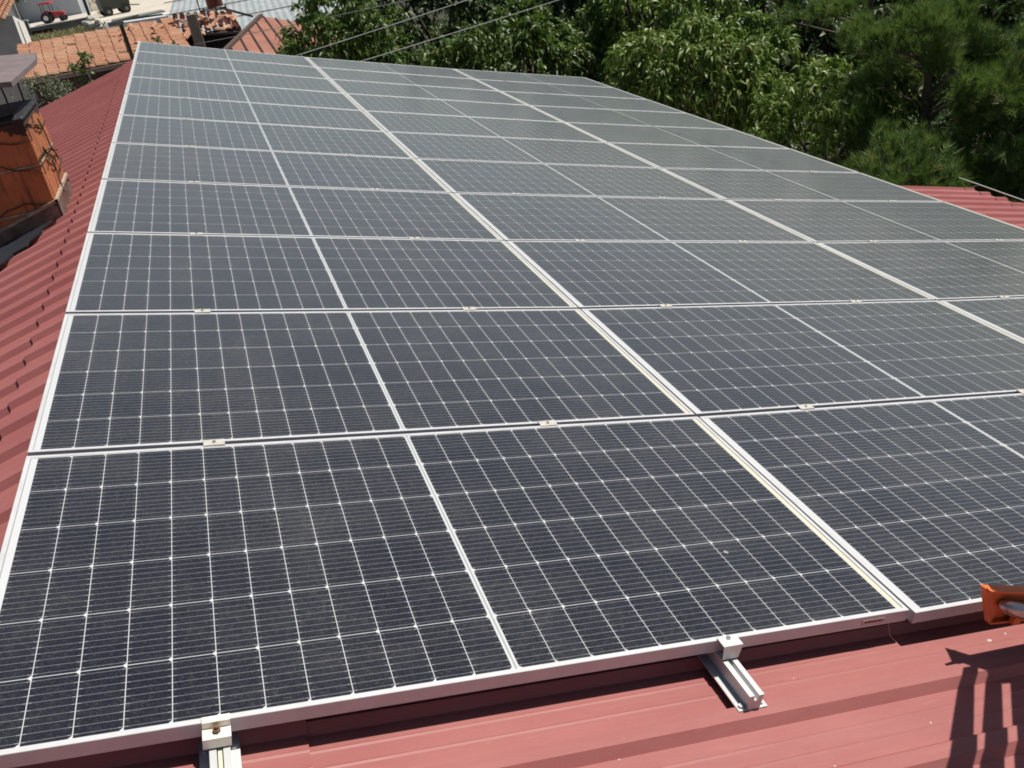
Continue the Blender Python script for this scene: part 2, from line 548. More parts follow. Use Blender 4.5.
# gable infill
gx0 = -4.2 - 1.5; gx1 = 6.1 - 1.5
for yy in (-2.29, 10.79):
    gz = MB(); gz.prism([(gx0, 2.4), (gx1, 2.4), (gx1, 2.98), (-1.45, 4.68), (gx0, 2.45)], yy - 4.5, yy + .1 - 4.5)
    gz.build("gable", MAT['white_wall'], house)
# ridge of fascia along the far verge, pale trim seen past the rib ends
tr = MB()
tr.tube([HI @ (A2W @ Vector((XR - .866 * s, 11.17, -.13 - .5 * s))) for s in (0, 5.2)], .012, 6)
tr.build("verge_trim", MAT['alu_rail'], house)

# ================================================================ solar panels
ROWB = 1.0759582
XS = [0.01, PP + .020506, 2 * PP + .016757, 3 * PP - .01]
RO = [0, .001928, .004101, -.001425, .010430, -.008731, .003169, -.005890, .003601, .013340, .004626, 0]

def row_y(k, c=0):
    if k == 0: return (-.006, -.020, -.022)[c]
    if k == 11: return 11 * ROWB - .01
    return k * ROWB + RO[k]


def make_panel():
    root = empty("solar_panel", Matrix.Identity(4), "x", "solar panel", "solar panels on the red roof")
    hw, hh, t, fw = 1.0475, .528, .035, .0115
    fm = MB()
    top, bot = 0, -t
    o = [(-hw, -hh), (hw, -hh), (hw, hh), (-hw, hh)]
    i = [(-hw + fw, -hh + fw), (hw - fw, -hh + fw), (hw - fw, hh - fw), (-hw + fw, hh - fw)]
    k = [(-hw + .028, -hh + .028), (hw - .028, -hh + .028), (hw - .028, hh - .028), (-hw + .028, hh - .028)]
    vs = [(*p, top) for p in o] + [(*p, top) for p in i] + [(*p, top - .0075) for p in i] + [(*p, bot) for p in o] + [(*p, bot) for p in k]
    fs = []
    for a in range(4):
        b = (a + 1) % 4
        fs += [(a, b, 4 + b, 4 + a), (4 + a, 4 + b, 8 + b, 8 + a), (12 + a, 12 + b, b, a), (12 + b, 12 + a, 16 + a, 16 + b)]
    fm.add(vs, fs)
    # frame corner joints (thin mitre lines)
    fm.build("frame", MAT['alu'], root, bevel=.0008)
    gl = MB(); gl.box(-hw + fw - .002, hw - fw + .002, -hh + fw - .002, hh - fw + .002, -.0075, -.0018)
    gl.build("glass", MAT['cells'], root)
    return root


ORD = ["front", "second", "third", "fourth", "fifth", "sixth", "seventh", "eighth", "ninth", "tenth", "farthest"]
COLN = ["left", "middle", "right"]
gap = .010; gapx = .0034
proto = None
for c in range(3):
    for r in range(11):
        x0, x1 = XS[c] + (gapx if c else 0), XS[c + 1] - (gapx if c < 2 else 0)
        y0, y1 = row_y(r, c) + (gap if r else 0), row_y(r + 1, c) - (gap if r < 10 else 0)
        xc, yc = (x0 + x1) / 2, (y0 + y1) / 2
        zx = (surf(x1, yc) - surf(x0, yc)) / (x1 - x0); zy = (surf(xc, y1) - surf(xc, y0)) / (y1 - y0)
        zc = surf(xc, yc) + random.uniform(-.0006, .0006)
        ex = Vector((1, 0, zx)).normalized(); ez = ex.cross(Vector((0, 1, zy)).normalized()).normalized(); ey = ez.cross(ex)
        sx, sy = (x1 - x0) / 2.095, (y1 - y0) / 1.056
        ml = Matrix(((ex.x * sx, ey.x * sy, ez.x, xc), (ex.y * sx, ey.y * sy, ez.y, yc), (ex.z * sx, ey.z * sy, ez.z, zc), (0, 0, 0, 1)))
        if proto is None: proto = make_panel(); p = proto
        else: p = copy_tree(proto)
        p.matrix_world = A2W @ ml
        p['label'] = "solar panel in the %s row, %s column of the array" % (ORD[r], COLN[c]) if r < 10 else \
            "solar panel in the farthest row beside the trees, %s column" % COLN[c]
        if r == 0 and c == 0:
            p['label'] = "large solar panel in the front row, left column, above two rail ends"
            st = MB(); st.box(.905, .975, -.5296, -.5282, -.026, -.011); s_o = st.build("sticker", MAT['sticker'], p)
            s_o['label'] = "small faded sticker on the front frame"
            ink = MB()
            xx = .912
            for wd, hh_ in ((.006, .006), (.004, .005), (.007, .007), (.003, .004), (.006, .006), (.008, .005), (.005, .006), (.007, .005), (.004, .005)):
                ink.box(xx, xx + wd * .8, -.5302, -.5297, -.020, -.020 + hh_); xx += wd + .0008
            ink.build("print", MAT['ink'], s_o)

# aged cream sealant strip along the seams between the columns (right border of the first and second column)
# ================================================================ rails and clamps
RAILX = [.462, 1.588, .480 + PP, 1.585 + PP, .48 + 2 * PP, 1.57 + 2 * PP]
RAILE = [-.62, -.150, -.10, -.16, -.12, -.14]
RL = ["under the left column, stained, nearest the left edge", "with its cut end sticking out below the front panel", "first rail under the middle column",
      "second rail under the middle column", "first rail under the right column", "last rail under the right column"]
def bent(b, prof, L, rx, ry, ns=14):
    """profile swept along y, following the slight sag of the roof"""
    n = len(prof); vs = []
    for i in range(ns + 1):
        y = L * i / ns
        vs += [(px, y, pz + surf(rx, y + ry)) for px, pz in prof]
    fs = [tuple(range(n))[::-1], tuple(range(ns * n, ns * n + n))]
    for i in range(ns):
        for k in range(n):
            k2 = (k + 1) % n
            fs.append((i * n + k, i * n + k2, (i + 1) * n + k2, (i + 1) * n + k))
    b.add(vs, fs)


for i, (rx, ry) in enumerate(zip(RAILX, RAILE)):
    T = A2W @ Matrix.Translation((rx, ry, -.0795))
    root = empty("mounting_rail", T, ("silver aluminium rail " + RL[i]) if i != 0 else "silver rail end at the bottom edge, with yellow stained slot, under the left column", "rail", "mounting rails under the panels")
    L = 11.7 - ry
    b = MB()
    H = .0415
    # slotted trapezoid profile
    bent(b, [(-.016, .003), (.016, .003), (.018, H - .006), (.019, H), (.006, H), (.006, H - .004), (.004, H - .014), (-.004, H - .014), (-.006, H - .004), (-.006, H), (-.019, H), (-.018, H - .006)], L, rx, ry)
    b.build("rail_body", MAT['alu_rail'], root)
    b = MB(); bent(b, [(-.0375, 0), (.0375, 0), (.0375, .0028), (-.0375, .0028)], L, rx, ry); b.build("base_flange", MAT['alu_rail'], root)
    for q in range(3):
        for sx in (-.027, .027):
            b = MB(); yq = .012 + q * .6; zq = surf(rx, yq + ry)
            b.tube([(sx, yq, .003 + zq), (sx, yq, .008 + zq)], .006, 6)
            b.build("screw", MAT['alu_rail'], root)
    if i == 0:
        b = MB(); b.box(-.0038, .0038, -.001, .6, H - .0138, H - .012); b.build("slot_stain", MAT['cream'], root)


def make_mid():
    r = empty("panel_clamp", Matrix.Identity(4), "x", "clamp", "clamps between the panels")
    b = MB(); b.box(-.03, .03, -.017, .017, .0003, .0022); b.box(-.03, .03, -.008, .008, -.030, .0005); b.build("clamp_plate", MAT['alu_clamp'], r)
    b = MB(); b.tube([(0, 0, .0022), (0, 0, .006)], .0055, 6); b.build("bolt", MAT['tool_grey'], r)
    return r


mid = None
JX = [[.053, -.032], [0, .02], [0, 0]]
for i, rx in enumerate(RAILX):
    for k in range(1, 11):
        c = i // 2
        xx = rx + random.uniform(-.015, .015) + ((.05, -.035, .0, 0, 0, 0)[i] if k > 0 else 0) + (.06 if (i == 1 and k > 1) else 0)
        yy = row_y(k, c); zz = surf(xx, yy)
        m_ = mid
        if mid is None: mid = make_mid(); m_ = mid
        else: m_ = copy_tree(mid)
        m_.matrix_world = A2W @ Matrix.Translation((xx, yy, zz))
        m_['label'] = "small silver clamp between the %s and %s row, %s in the %s column" % (
            ORD[k - 1], ORD[k], ("left clamp", "right clamp")[i % 2], COLN[c])
        m_['label'] = m_['label'].replace("farthest row", "last row")

# end clamps at the front edge
def end_clamp(x, y, label, mat, kind):
    r = empty("end_clamp", A2W @ Matrix.Translation((x, y, surf(x, y))), label, "clamp", "end clamps at the front edge")
    b = MB()
    if kind == 0:       # bent plate: lip over the frame, plate down, foot
        b.box(-.026, .026, -.018, .012, .0008, .0038)
        b.prism([(-.026, .0038), (.026, .0038), (.021, -.036), (-.021, -.036)], -.021, -.018)
        b.build("clamp_plate", mat, r, bevel=.0004)
        b = MB(); b.tube([(0, .004, .0038), (0, .004, .007)], .006, 6); b.build("bolt", MAT['tool_grey'], r)
    else:
        b.box(-.026, .026, -.003, .010, .0008, .0035)
        b.box(-.026, .026, -.006, -.003, -.012, .0035)
        b.box(-.026, .026, -.030, -.003, -.016, -.012)
        b.box(-.026, .026, -.033, -.030, -.036, -.012)
        b.build("clamp_plate", mat, r, bevel=.0004)
        b = MB(); b.tube([(0, -.016, -.012), (0, -.016, -.004)], .0075, 6); b.tube([(0, -.016, -.004), (0, -.016, .002)], .004, 8); b.build("bolt", MAT['steel_bolt'], r)
    return r
end_clamp(.458, -.0065, "rust stained clamp with dark bolt, on the front frame at lower left", MAT['rust_alu'], 1)
end_clamp(1.590, -.0135, "clean silver bent clamp on the front frame above the cut rail end", MAT['alu_rail'], 0)
end_clamp(RAILX[2], -.021, "silver bent clamp under the front edge of the middle column", MAT['alu_rail'], 0)

# ================================================================ orange tool at the right edge (array frame)
T = A2W @ Matrix.Translation((2.42, -.13, -.08))
og = empty("orange_folding_rack", T, "orange slatted plastic rack with a grey metal arm, at the right edge below the panels", "rack")
Ti = Matrix.Translation((-2.42, .13, .08))
def oa(p): return Ti @ Vector(p)
b = MB()
# front web: bright triangular gusset, thickness in y
def web(pts, y0, y1, mi=0):
    n = len(pts)
    vs = [oa((x, y0, z)) for x, z in pts] + [oa((x, y1, z)) for x, z in pts]
    b.add(vs, [tuple(range(n)), tuple(range(n, 2 * n))[::-1]] + [(k, (k + 1) % n, n + (k + 1) % n, n + k) for k in range(n)], mi)
web([(2.236, .094), (2.300, .043), (2.300, -.020)], -.104, -.100)
web([(2.236, .094), (2.62, -.010), (2.84, -.04), (2.84, -.085), (2.300, .043)], -.104, -.100)
b.build("front_web", MAT['orange'], og)
b = MB()
web([(2.2365, .0945), (2.2365, .0885), (2.84, -.025), (2.84, -.018)], -.116, -.090)
b.build("top_flange", MAT['orange'], og)
b = MB()
web([(2.232, .094), (2.236, .094), (2.300, -.022), (2.296, -.022)], -.104, -.086)
b.build("side_flange", MAT['orange'], og)
b = MB()
web([(2.24, .085), (2.30, -.03), (2.84, -.075), (2.84, -.02)], -.090, -.086)
b.build("back_plate", MAT['orange'], og)
b = MB()
web([(2.300, -.030), (2.300, -.024), (2.84, -.068), (2.84, -.074)], -.104, -.086)
web([(2.36, -.030), (2.385, -.033), (2.385, -.012), (2.36, -.009)], -.118, -.104)
b.build("bottom_flange", MAT['orange'], og)
b = MB(); b.tube([oa(p) for p in ((2.290, -.110, .044), (2.305, -.122, .042), (2.345, -.128, .028), (2.45, -.130, .000), (2.80, -.132, -.060))], [.008, .017, .021, .022, .022], 14)
b.build("arm", MAT['tool_grey'], og, smooth=True)
# slats rising towards the viewer, right of the picture; they throw the barred shadow
hgt = .66
sxy = (SUN_A.x / SUN_A.z * hgt, SUN_A.y / SUN_A.z * hgt)
def lifted(px, py): return (px + sxy[0], py + sxy[1], -.115 + hgt)
b = MB()
a1 = Vector(lifted(2.75, -.16))
pts = [lifted(*p_) for p_ in ((2.239, -.058), (2.205, -.130), (2.225, -.150), (2.29, -.200), (2.85, -.25), (2.85, -.115), (2.38, -.100), (2.30, -.108))]
vs = [oa(p_) for p_ in pts] + [oa((p_[0], p_[1], p_[2] - .01)) for p_ in pts]
b.add(vs, [tuple(range(8)), tuple(range(8, 16))[::-1]] + [(k, (k + 1) % 8, 8 + (k + 1) % 8, 8 + k) for k in range(8)])
b.build("cross_bar", MAT['orange'], og)  # outline taken from the shadow band, added out of view
for (p0, q0, p1, q1) in (((2.198, -.150), (2.247, -.150), (2.000, -.321), (2.065, -.328)), ((2.285, -.150), (2.335, -.150), (2.094, -.323), (2.159, -.324)), ((2.362, -.15), (2.412, -.15), (2.184, -.327), (2.240, -.327))):
    b = MB(); vs = []
    for zz in (0, -.008):
        for t in (0, 1, 2.6):
            for a_, b_ in ((p0, p1), (q0, q1)):
                q = Vector(a_).lerp(Vector(b_), t) if t <= 1 else Vector(a_) + (Vector(b_) - Vector(a_)) * t
                L_ = lifted(q.x, q.y)
                vs.append(oa((L_[0], L_[1], L_[2] + zz)))
    b.add(vs, [(0, 1, 3, 2), (2, 3, 5, 4), (6, 8, 9, 7), (8, 10, 11, 9), (0, 2, 8, 6), (2, 4, 10, 8), (1, 7, 9, 3), (3, 9, 11, 5), (0, 6, 7, 1), (4, 5, 11, 10)])
    b.build("slat", MAT['orange'], og)
b = MB(); b.bar(oa((2.80, -.11, .0)), oa((2.80, a1.y, a1.z)), .03); b.bar(oa((2.80, -.11, -.08)), oa((2.80, -.11, .02)), .03); b.build("post", MAT['orange'], og)  # added out of view to carry the cross bar

# plaster crumbs on the roof
for n_, (px, py, s) in enumerate(((2.383, -.062, .008), (2.452, -.050, .006), (1.83, -.33, .004), (1.24, -.19, .003), (2.0, -.262, .004), (2.05, -.27, .003))):
    b = MB(); vs = []
    for k in range(6):
        a = k / 6 * 6.283; rr = s * random.uniform(.6, 1.2)
        vs.append((math.cos(a) * rr, math.sin(a) * rr * .6, 0))
    vs.append((0, 0, s * .45))
    b.add(vs, [(k, (k + 1) % 6, 6) for k in range(6)] + [(5, 4, 3, 2, 1, 0)])
    o = b.build("plaster_crumb", MAT['plaster'], None)
    o.matrix_world = A2W @ Matrix.Translation((px, py, ZT - RH + .0005 + surf(px, py))) @ Matrix.Rotation(n_, 4, 'Z')
    tag(o, ["white plaster crumb by the orange rack", "smaller white crumb right of the orange rack", "pale crumb low on the red sheet", "tiny crumb under the front panel's shadow",
            "pale crumb left of the barred shadow", "tiny crumb touching the barred shadow"][n_], "plaster crumb", "plaster crumbs on the roof")

# ================================================================ chimney
CHX, CHY, CHZ = -.30, 4.45, 4.70
ch = empty("chimney", Matrix.Translation((CHX, CHY, CHZ)), "old square chimney of orange clay blocks with black soot top, left of the panels", "chimney")
b = MB()
W_, D_ = .36, .62
for k in range(4):
    z0 = -.35 + k * .255 if k else -.45
    z1 = -.35 + (k + 1) * .255 - .006
    sh = (0, .004, -.003, .003)[k]
    b.box(-W_ + sh, 0 + sh, 0, D_, z0 + .0, z1)
b.build("block_courses", MAT['block'], ch, bevel=.006)
b = MB()
for k in range(1, 4):
    z = -.35 + k * .255 - .008
    b.box(-W_ - .002, .005, -.004, D_, z, z + .010)
b.build("mortar_joints", MAT['mortar'], ch)
b = MB()
# mortar fillet and tin skirt round the foot
sl_ = math.tan(math.radians(15))
b.prism([(-W_ - .004, .10), (.016, .205), (.016, .187), (-W_ - .004, .082)], -.020, -.001)
b.prism([(-.020, .187), (D_, .20), (D_, .215), (-.020, .205)], .001, .018, axis='x')
b.build("drip_ledge", MAT['mortar'], ch)
b = MB()
b.prism([(-W_ - .01, .085), (.010, .186), (.010, -.12), (-W_ - .01, -.22)], -.010, -.003)
b.prism([(-.010, .186), (D_, .199), (D_ + .02, -.05), (-.010, -.09)], .002, .012, axis='x')
b.build("tin_skirt", MAT['tin'], ch)
b = MB(); b.box(-W_ + .03, -.03, .03, D_ - .03, .672, .70); b.box(-W_ - .015, .012, -.015, D_ + .012, .662, .690)
b.build("soot_rim", MAT['black_tar'], ch, bevel=.01)
# wire ties
b = MB()
for q, z in enumerate((.16, .40, .60)):
    pts = []
    for t in np.linspace(0, 1, 26):
        pts.append((-W_ + t * (W_ + .012) if t < .6 else .012, 0, 0))
    ring = []
    per = [(-W_ - .01, -.010), (.010, -.010), (.012, D_)]
    for a_, b_ in zip(per[:-1], per[1:]):
        for t in np.linspace(0, 1, 12):
            ring.append((a_[0] + (b_[0] - a_[0]) * t + random.uniform(-.003, .003), a_[1] + (b_[1] - a_[1]) * t, z + .05 * math.sin(q + t * 3) + random.uniform(-.008, .008)))
    b.tube(ring, .0035, 5)
random.seed(3)
for q in range(9):
    x = random.uniform(-.08, .03); y = random.uniform(.02, .45); z = random.uniform(.25, .62); pts = []
    ang = random.uniform(-1.2, 1.2)
    for t in range(7):
        pts.append((max(x, .016) if y > 0 else x, y - .012 if x < 0 else y, z))
        ang += random.uniform(-.7, .7)
        y += .035 * math.cos(ang); z += -.035 * abs(math.sin(ang)) if q % 2 else .02 * math.sin(ang)
    b.tube(pts, .0045, 5)
b.build("wire_tie", MAT['wire'], ch)
b = MB()
vs = [(-.30 - .02, 4.33, 5.60), (-.22, 5.15, 5.60), (-.25, 5.45, 5.615), (-.85, 5.50, 5.67), (-.88, 4.33, 5.66)]
vs = [(x - CHX, y - CHY, z - CHZ) for x, y, z in vs]
vs[0] = (-.26 - CHX, 4.36 - CHY, 5.585 - CHZ)
b.add(vs + [(x, y, z - .028) for x, y, z in vs], [(0, 1, 2, 3, 4), (9, 8, 7, 6, 5)] + [(k, (k + 1) % 5, 5 + (k + 1) % 5, 5 + k) for k in range(5)])
cp = b.build("cover_slab", MAT['slab'], ch); cp['label'] = "grey brown slab laid over the chimney mouth"
for (x, y) in ((-.05, .06), (-.05, .56), (-.31, .06), (-.31, .56)):
    b = MB(); b.tube([(x, y, .68), (x + .004, y, .80), (x, y, .875)], .006, 6); b.build("support_rod", MAT['wire'], ch)

# ragged dark navy patch and cement streak below the chimney
n30 = Vector((-math.sin(math.radians(30)), 0, math.cos(math.radians(30))))
def left_slope(s, y, h): return A2W @ (Vector((XR, 0, 0)) + Vector(dL) * s + n30 * (ZT + h) + Vector((0, y, 0)))
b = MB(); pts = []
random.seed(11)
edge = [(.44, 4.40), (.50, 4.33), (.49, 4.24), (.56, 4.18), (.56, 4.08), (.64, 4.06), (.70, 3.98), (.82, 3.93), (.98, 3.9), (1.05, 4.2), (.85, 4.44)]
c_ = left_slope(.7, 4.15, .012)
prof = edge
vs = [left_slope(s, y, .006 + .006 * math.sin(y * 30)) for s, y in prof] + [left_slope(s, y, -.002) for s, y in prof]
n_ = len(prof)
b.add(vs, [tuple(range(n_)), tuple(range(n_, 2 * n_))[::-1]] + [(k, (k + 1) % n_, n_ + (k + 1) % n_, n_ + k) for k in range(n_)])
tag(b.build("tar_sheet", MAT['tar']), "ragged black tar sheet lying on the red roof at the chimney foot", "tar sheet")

# ================================================================ tiled buildings behind
def tile_roof(p0, eu, ev, nu, nv, pu=.22, pv=.32, seed=0, miss=()):
    """barrel tile roof: p0 = eave corner, eu = unit vector along the eave, ev = unit vector up the slope"""
    r = random.Random(seed)
    p0, eu, ev = Vector(p0), Vector(eu).normalized(), Vector(ev).normalized()
    nn = eu.cross(ev).normalized(); nn = nn if nn.z > 0 else -nn
    b = MB(); seg = 6
    for j in range(nv):
        wob = [r.uniform(-.02, .02) for _ in range(nu)]
        for i in range(nu):
            if (i, j) in miss: continue
            base = p0 + eu * (i * pu + r.uniform(-.008, .008)) + ev * (j * pv + wob[i])
            tl = r.uniform(-.006, .01)
            vs = []
            for e, lift in ((0, .055 + tl), (1.12, .012)):
                for k in range(seg + 1):
                    a = k / seg
                    h = math.sin(a * math.pi) * pu * .34
                    vs.append(base + eu * (a * pu * .90) + ev * (e * pv) + nn * (h + lift))
            n = seg + 1
            fs = [(k, k + 1, n + k + 1, n + k) for k in range(seg)]
            fs.append(tuple(list(range(n))[::-1]))
            b.add(vs, fs)
    return b


# --- shed 1, long low tiled roof
shed = empty("tiled_shed", Matrix.Translation((-2.3, 31, 0)), "long low shed with a sunlit orange terracotta tile roof, at upper left", "shed")
off = Vector((2.3, -31, 0))
th = math.atan2(.68, 3.1)
eu = Vector((1, .06, -.012)).normalized()
b = tile_roof(Vector((-4.40, 28.95, 3.00)) + off, Vector((-.10, math.cos(th), math.sin(th))), eu, 16, 14, .20, .34, 1, {(3, 8), (11, 4), (15, 9), (15, 12), (14, 12)})
rf = b.build("roof", MAT['tile'], shed)
ev_ = Vector((-.10, math.cos(th), math.sin(th))).normalized(); o_ = Vector((-4.36, 28.97, 2.985)) + off
b = MB(); b.add([o_, o_ + eu * 4.7, o_ + eu * 4.7 + ev_ * 3.15, o_ + ev_ * 3.15], [(0, 1, 2, 3)]); b.build("underlay", MAT['dark_board'], rf)
b = MB(); b.box(-4.3 + 2.3, .35 + 2.3, 29.3 - 31, 33.0 - 31, 0, 2.9); b.build("wall", MAT['dark_board'], shed)
b = MB(); b.bar(Vector((-4.35, 28.88, 2.93)) + off, Vector((.1, 29.15, 2.88)) + off, .09, .12); b.build("eave_beam", MAT['wood_grey'], shed)

# --- broken second part with open dark front
s2 = empty("open_shed", Matrix.Translation((1.2, 33, 0)), "tumbledown shed with a dark open front and loose broken roof tiles, behind the array", "shed")
off2 = Vector((-1.2, -33, 0))
b = MB(); b.box(-.05 - 1.2, 2.1 - 1.2, 31.4 - 33, 31.5 - 33, 0, 3.12); b.build("front_boards", MAT['dark_board'], s2)
b = MB(); b.box(-.05 - 1.2, .05 - 1.2, 31.5 - 33, 36 - 33, 0, 3.0); b.box(2.0 - 1.2, 2.1 - 1.2, 31.5 - 33, 36 - 33, 0, 3.0); b.build("side_wall", MAT['dark_board'], s2)
b = tile_roof(Vector((.0, 31.3, 3.24)) + off2, (1, 0, -.13), (0, 1, .035), 9, 15, .24, .34, 4, {(2, 0), (3, 1), (6, 0), (7, 2), (1, 6), (5, 9)})
r2 = b.build("roof", MAT['tile_flat'], s2)
b = MB()
rr = random.Random(5)
for k in range(46):
    x = rr.uniform(-1.9, 1.9); y = rr.uniform(30.2, 32.2); z = 3.30 + rr.uniform(0, .18) - (x + 1) * .03 + (y - 31) * .16
    T_ = Matrix.Translation(Vector((x, y, z)) + off2) @ Matrix.Rotation(rr.uniform(-1.2, 1.2), 4, 'Z') @ Matrix.Rotation(rr.uniform(-.5, .5), 4, 'X')
    pr_ = [(-.09, 0), (-.06, .045), (0, .065), (.06, .045), (.09, 0), (.075, 0), (.05, .035), (0, .05), (-.05, .035), (-.075, 0)]
    b.prism(pr_, 0, .36, 'y', 0, T_)
b.build("loose_tiles", MAT['tile'], s2)
b = MB(); b.bar(Vector((-.1, 31.3, 3.22)) + off2, Vector((2.2, 31.3, 2.92)) + off2, .10, .07); b.bar(Vector((-.3, 31.9, 3.50)) + off2, Vector((.3, 31.2, 3.62)) + off2, .07); b.build("roof_beam", MAT['wood_grey'], s2)

# --- right roof with dark battens
s3 = empty("battened_roof_shed", Matrix.Translation((3, 30, 0)), "shed with a sloping terracotta roof striped by dark battens, beside the walnut tree", "shed")
off3 = Vector((-3, -30, 0))
def zz3(x, y): return 3.08 - .324 * (x - 1.38) + .0588 * (y - 26)
q = [Vector((x, y, zz3(x, y))) + off3 for x, y in ((1.22, 25.2), (4.8, 24.2), (5.8, 33.6), (3.05, 34.2))]
b = MB(); b.add(q + [p - Vector((0, 0, .05)) for p in q], [(0, 1, 2, 3), (7, 6, 5, 4), (0, 4, 5, 1), (1, 5, 6, 2), (2, 6, 7, 3), (3, 7, 4, 0)])
r3 = b.build("roof", MAT['tile_flat'], s3)
for k in range(9):
    x = 1.50 + k * .40; yv = min(25.2 + (x - 1.22) / 1.83 * 9.0, 34); yn = 25.2 - (x - 1.22) * .28 + .1
    b = MB(); b.bar(Vector((x, yn, zz3(x, yn) + .02)) + off3, Vector((x - .02, yv, zz3(x - .02, yv) + .02)) + off3, .05, .05)
    b.build("batten", MAT['steel_dark'], r3)
b = MB(); b.bar(q[0] + Vector((-.03, 0, .03)), q[3] + Vector((-.03, 0, .05)), .13, .09); b.build("verge_board", MAT['wood_dark'], r3)
b = MB(); b.box(1.6 - 3, 4.6 - 3, 26.6 - 30, 33 - 30, 0, 2.3); b.build("wall", MAT['dark_board'], s3)
b = tile_roof(Vector((3.4, 26.8, 2.66)) + off3, (1, .1, -.18), (.1, 1, .05), 8, 5, .22, .3, 9)
b.build("patch_tiles", MAT['tile'], r3)

# --- galvanised roofed shed behind
s4 = empty("grey_metal_shed", Matrix.Translation((3, 49, 0)), "long shed with a pale grey corrugated metal roof, beyond the open shed", "shed")
vs, fs = [], []
nrib = 60
for i in range(nrib + 1):
    x = -1.0 + i * .16
    for j, (y, z) in enumerate(((41.5, 1.95), (60, 2.9))):
        vs.append((x - 3 + (y - 41.5) * .06, y - 49, z + (.035 if i % 2 else 0)))
for i in range(nrib): fs.append((2 * i, 2 * i + 2, 2 * i + 3, 2 * i + 1))
b = MB(); b.add(vs, fs); ro = b.build("roof", MAT['roof_white'], s4)
sd = ro.modifiers.new("t", 'SOLIDIFY'); sd.thickness = .01
b = MB(); b.box(-.7 - 3, 8.4 - 3, 42 - 49, 59.5 - 49, 0, 1.9); b.build("wall", MAT['grey_wall'], s4)
for k in range(3):
    b = MB(); b.box(-.6 - 3, 8.9 - 3, 45.5 + 5 * k - 49, 45.56 + 5 * k - 49, 2.18 + .257 * k + .02, 2.22 + .257 * k + .02)
    b.build("lap_strip", MAT['concrete'], ro)

# --- house at the far left
h1 = empty("white_gabled_house", Matrix.Translation((-7.5, 39, 0)), "house with a sunlit white side wall and brown tile roof, at the left edge", "house")
o1 = Vector((7.5, -39, 0))
def quadwall(pts, name, mat, th_=(0, 0, 0)):
    b = MB(); n = len(pts); vs = [Vector(p) + o1 for p in pts]; d = Vector(th_)
    b.add(vs + [v + d for v in vs], [tuple(range(n)), tuple(range(n, 2 * n))[::-1]] + [(k, (k + 1) % n, n + (k + 1) % n, n + k) for k in range(n)])
    return b.build(name, mat, h1)
pl = [(-10, 36.02, 4.4), (-5.28, 36.02, 4.4), (-5.66, 41.2, 3.85), (-10, 41.2, 3.85)]
b = MB(); vs = [Vector((x, y, 0)) + o1 for x, y, z in pl] + [Vector((x + (.12 if k == 1 else 0), y, z)) + o1 for k, (x, y, z) in enumerate(pl)]
b.add(vs, [(3, 2, 1, 0), (4, 5, 6, 7), (1, 2, 6, 5), (2, 3, 7, 6), (3, 0, 4, 7)]); b.build("side_wall", MAT['white_wall'], h1)
quadwall([(-10, 36, 0), (-5.285, 36, 0), (-5.17, 36, 4.38), (-10, 36, 4.38)], "front_wall", MAT['grey_wall'], (0, .018, 0))
b = tile_roof(Vector((-10.2, 35.7, 4.30)) + o1, (1, 0, 0), (0, 1, .12), 22, 14, .22, .3, 6); b.build("roof", MAT['tile'], h1)
b = MB(); b.tube([Vector(p) + o1 for p in ((-5.34, 37.6, 4.1), (-5.40, 37.8, .2))], .05, 8); b.build("drain_pipe", MAT['steel_dark'], h1)

# --- posts
b = MB(); 
p1 = empty("wooden_post", Matrix.Translation((.69, 28.2, 0)), "thick grey wooden post standing at the open shed's front", "post")
b.box(-.15, .15, -.13, .13, 0, 3.98); b.build("post_shaft", MAT['wood_grey'], p1, bevel=.02)
p2 = empty("lamp_post", Matrix.Translation((-1.14, 27, 0)), "dark leaning metal post with a grey cross bar in front of the tiled roof", "post")
b = MB(); b.tube([(0, 0, 0), (-.04, 0, 4.16)], [.07, .055], 10); b.build("pole", MAT['steel_dark'], p2)
b = MB(); b.box(-.36, .05, -.06, .06, 4.13, 4.24); b.box(.0, .75, -.05, .05, 4.20, 4.27, 0, Matrix.Rotation(-.06, 4, 'Y')); b.build("cross_bar", MAT['concrete'], p2, bevel=.01)

# --- steel stand with barrel
st = empty("steel_stand", Matrix.Translation((1.5, 37, 0)), "rusty steel stand of thin posts carrying a barrel, against the pale metal roof", "stand")
b = MB()
for (x, y) in ((1.03, 36.6), (1.42, 36.4), (1.62, 37.0), (1.97, 36.6), (1.18, 37.4), (2.0, 37.3)):
    b.bar((x - 1.5, y - 37, 0), (x - 1.5, y - 37, 3.95 if x < 1.1 else 3.42), .045)
b.build("post", MAT['steel_dark'], st)
b = MB()
for z in (2.95, 3.36):
    b.bar((-.47, -.4, z), (.47, -.4, z - .05), .045); b.bar((-.32, .4, z), (.5, .3, z - .05), .045); b.bar((-.47, -.4, z), (-.32, .4, z), .04); b.bar((.47, -.4, z), (.5, .3, z), .04)
b.build("cross_bar", MAT['steel_dark'], st)
br = empty("barrel", Matrix.Translation((1.62, 36.85, 3.42)), "red brown barrel standing on the rusty steel stand", "barrel")
b = MB(); b.tube([(0, 0, 0), (0, 0, .02), (0, 0, .3), (0, 0, .32), (0, 0, .6), (0, 0, .62), (0, 0, .88), (0, 0, .9)], [.29, .30, .30, .315, .315, .30, .30, .29], 20); b.build("drum", MAT['barrel'], br, smooth=False)
b = MB(); b.tube([(0, 0, .9), (0, 0, .915)], .27, 20); b.build("lid", MAT['steel_dark'], br)
bm_ = MB(); bm_.bar((1.75, 36, 3.42), (2.84, 36.2, 2.9), .10, .08)
tag(bm_.build("wooden_beam", MAT['wood_grey']), "loose wooden beam slanting down beside the barrel stand", "beam")

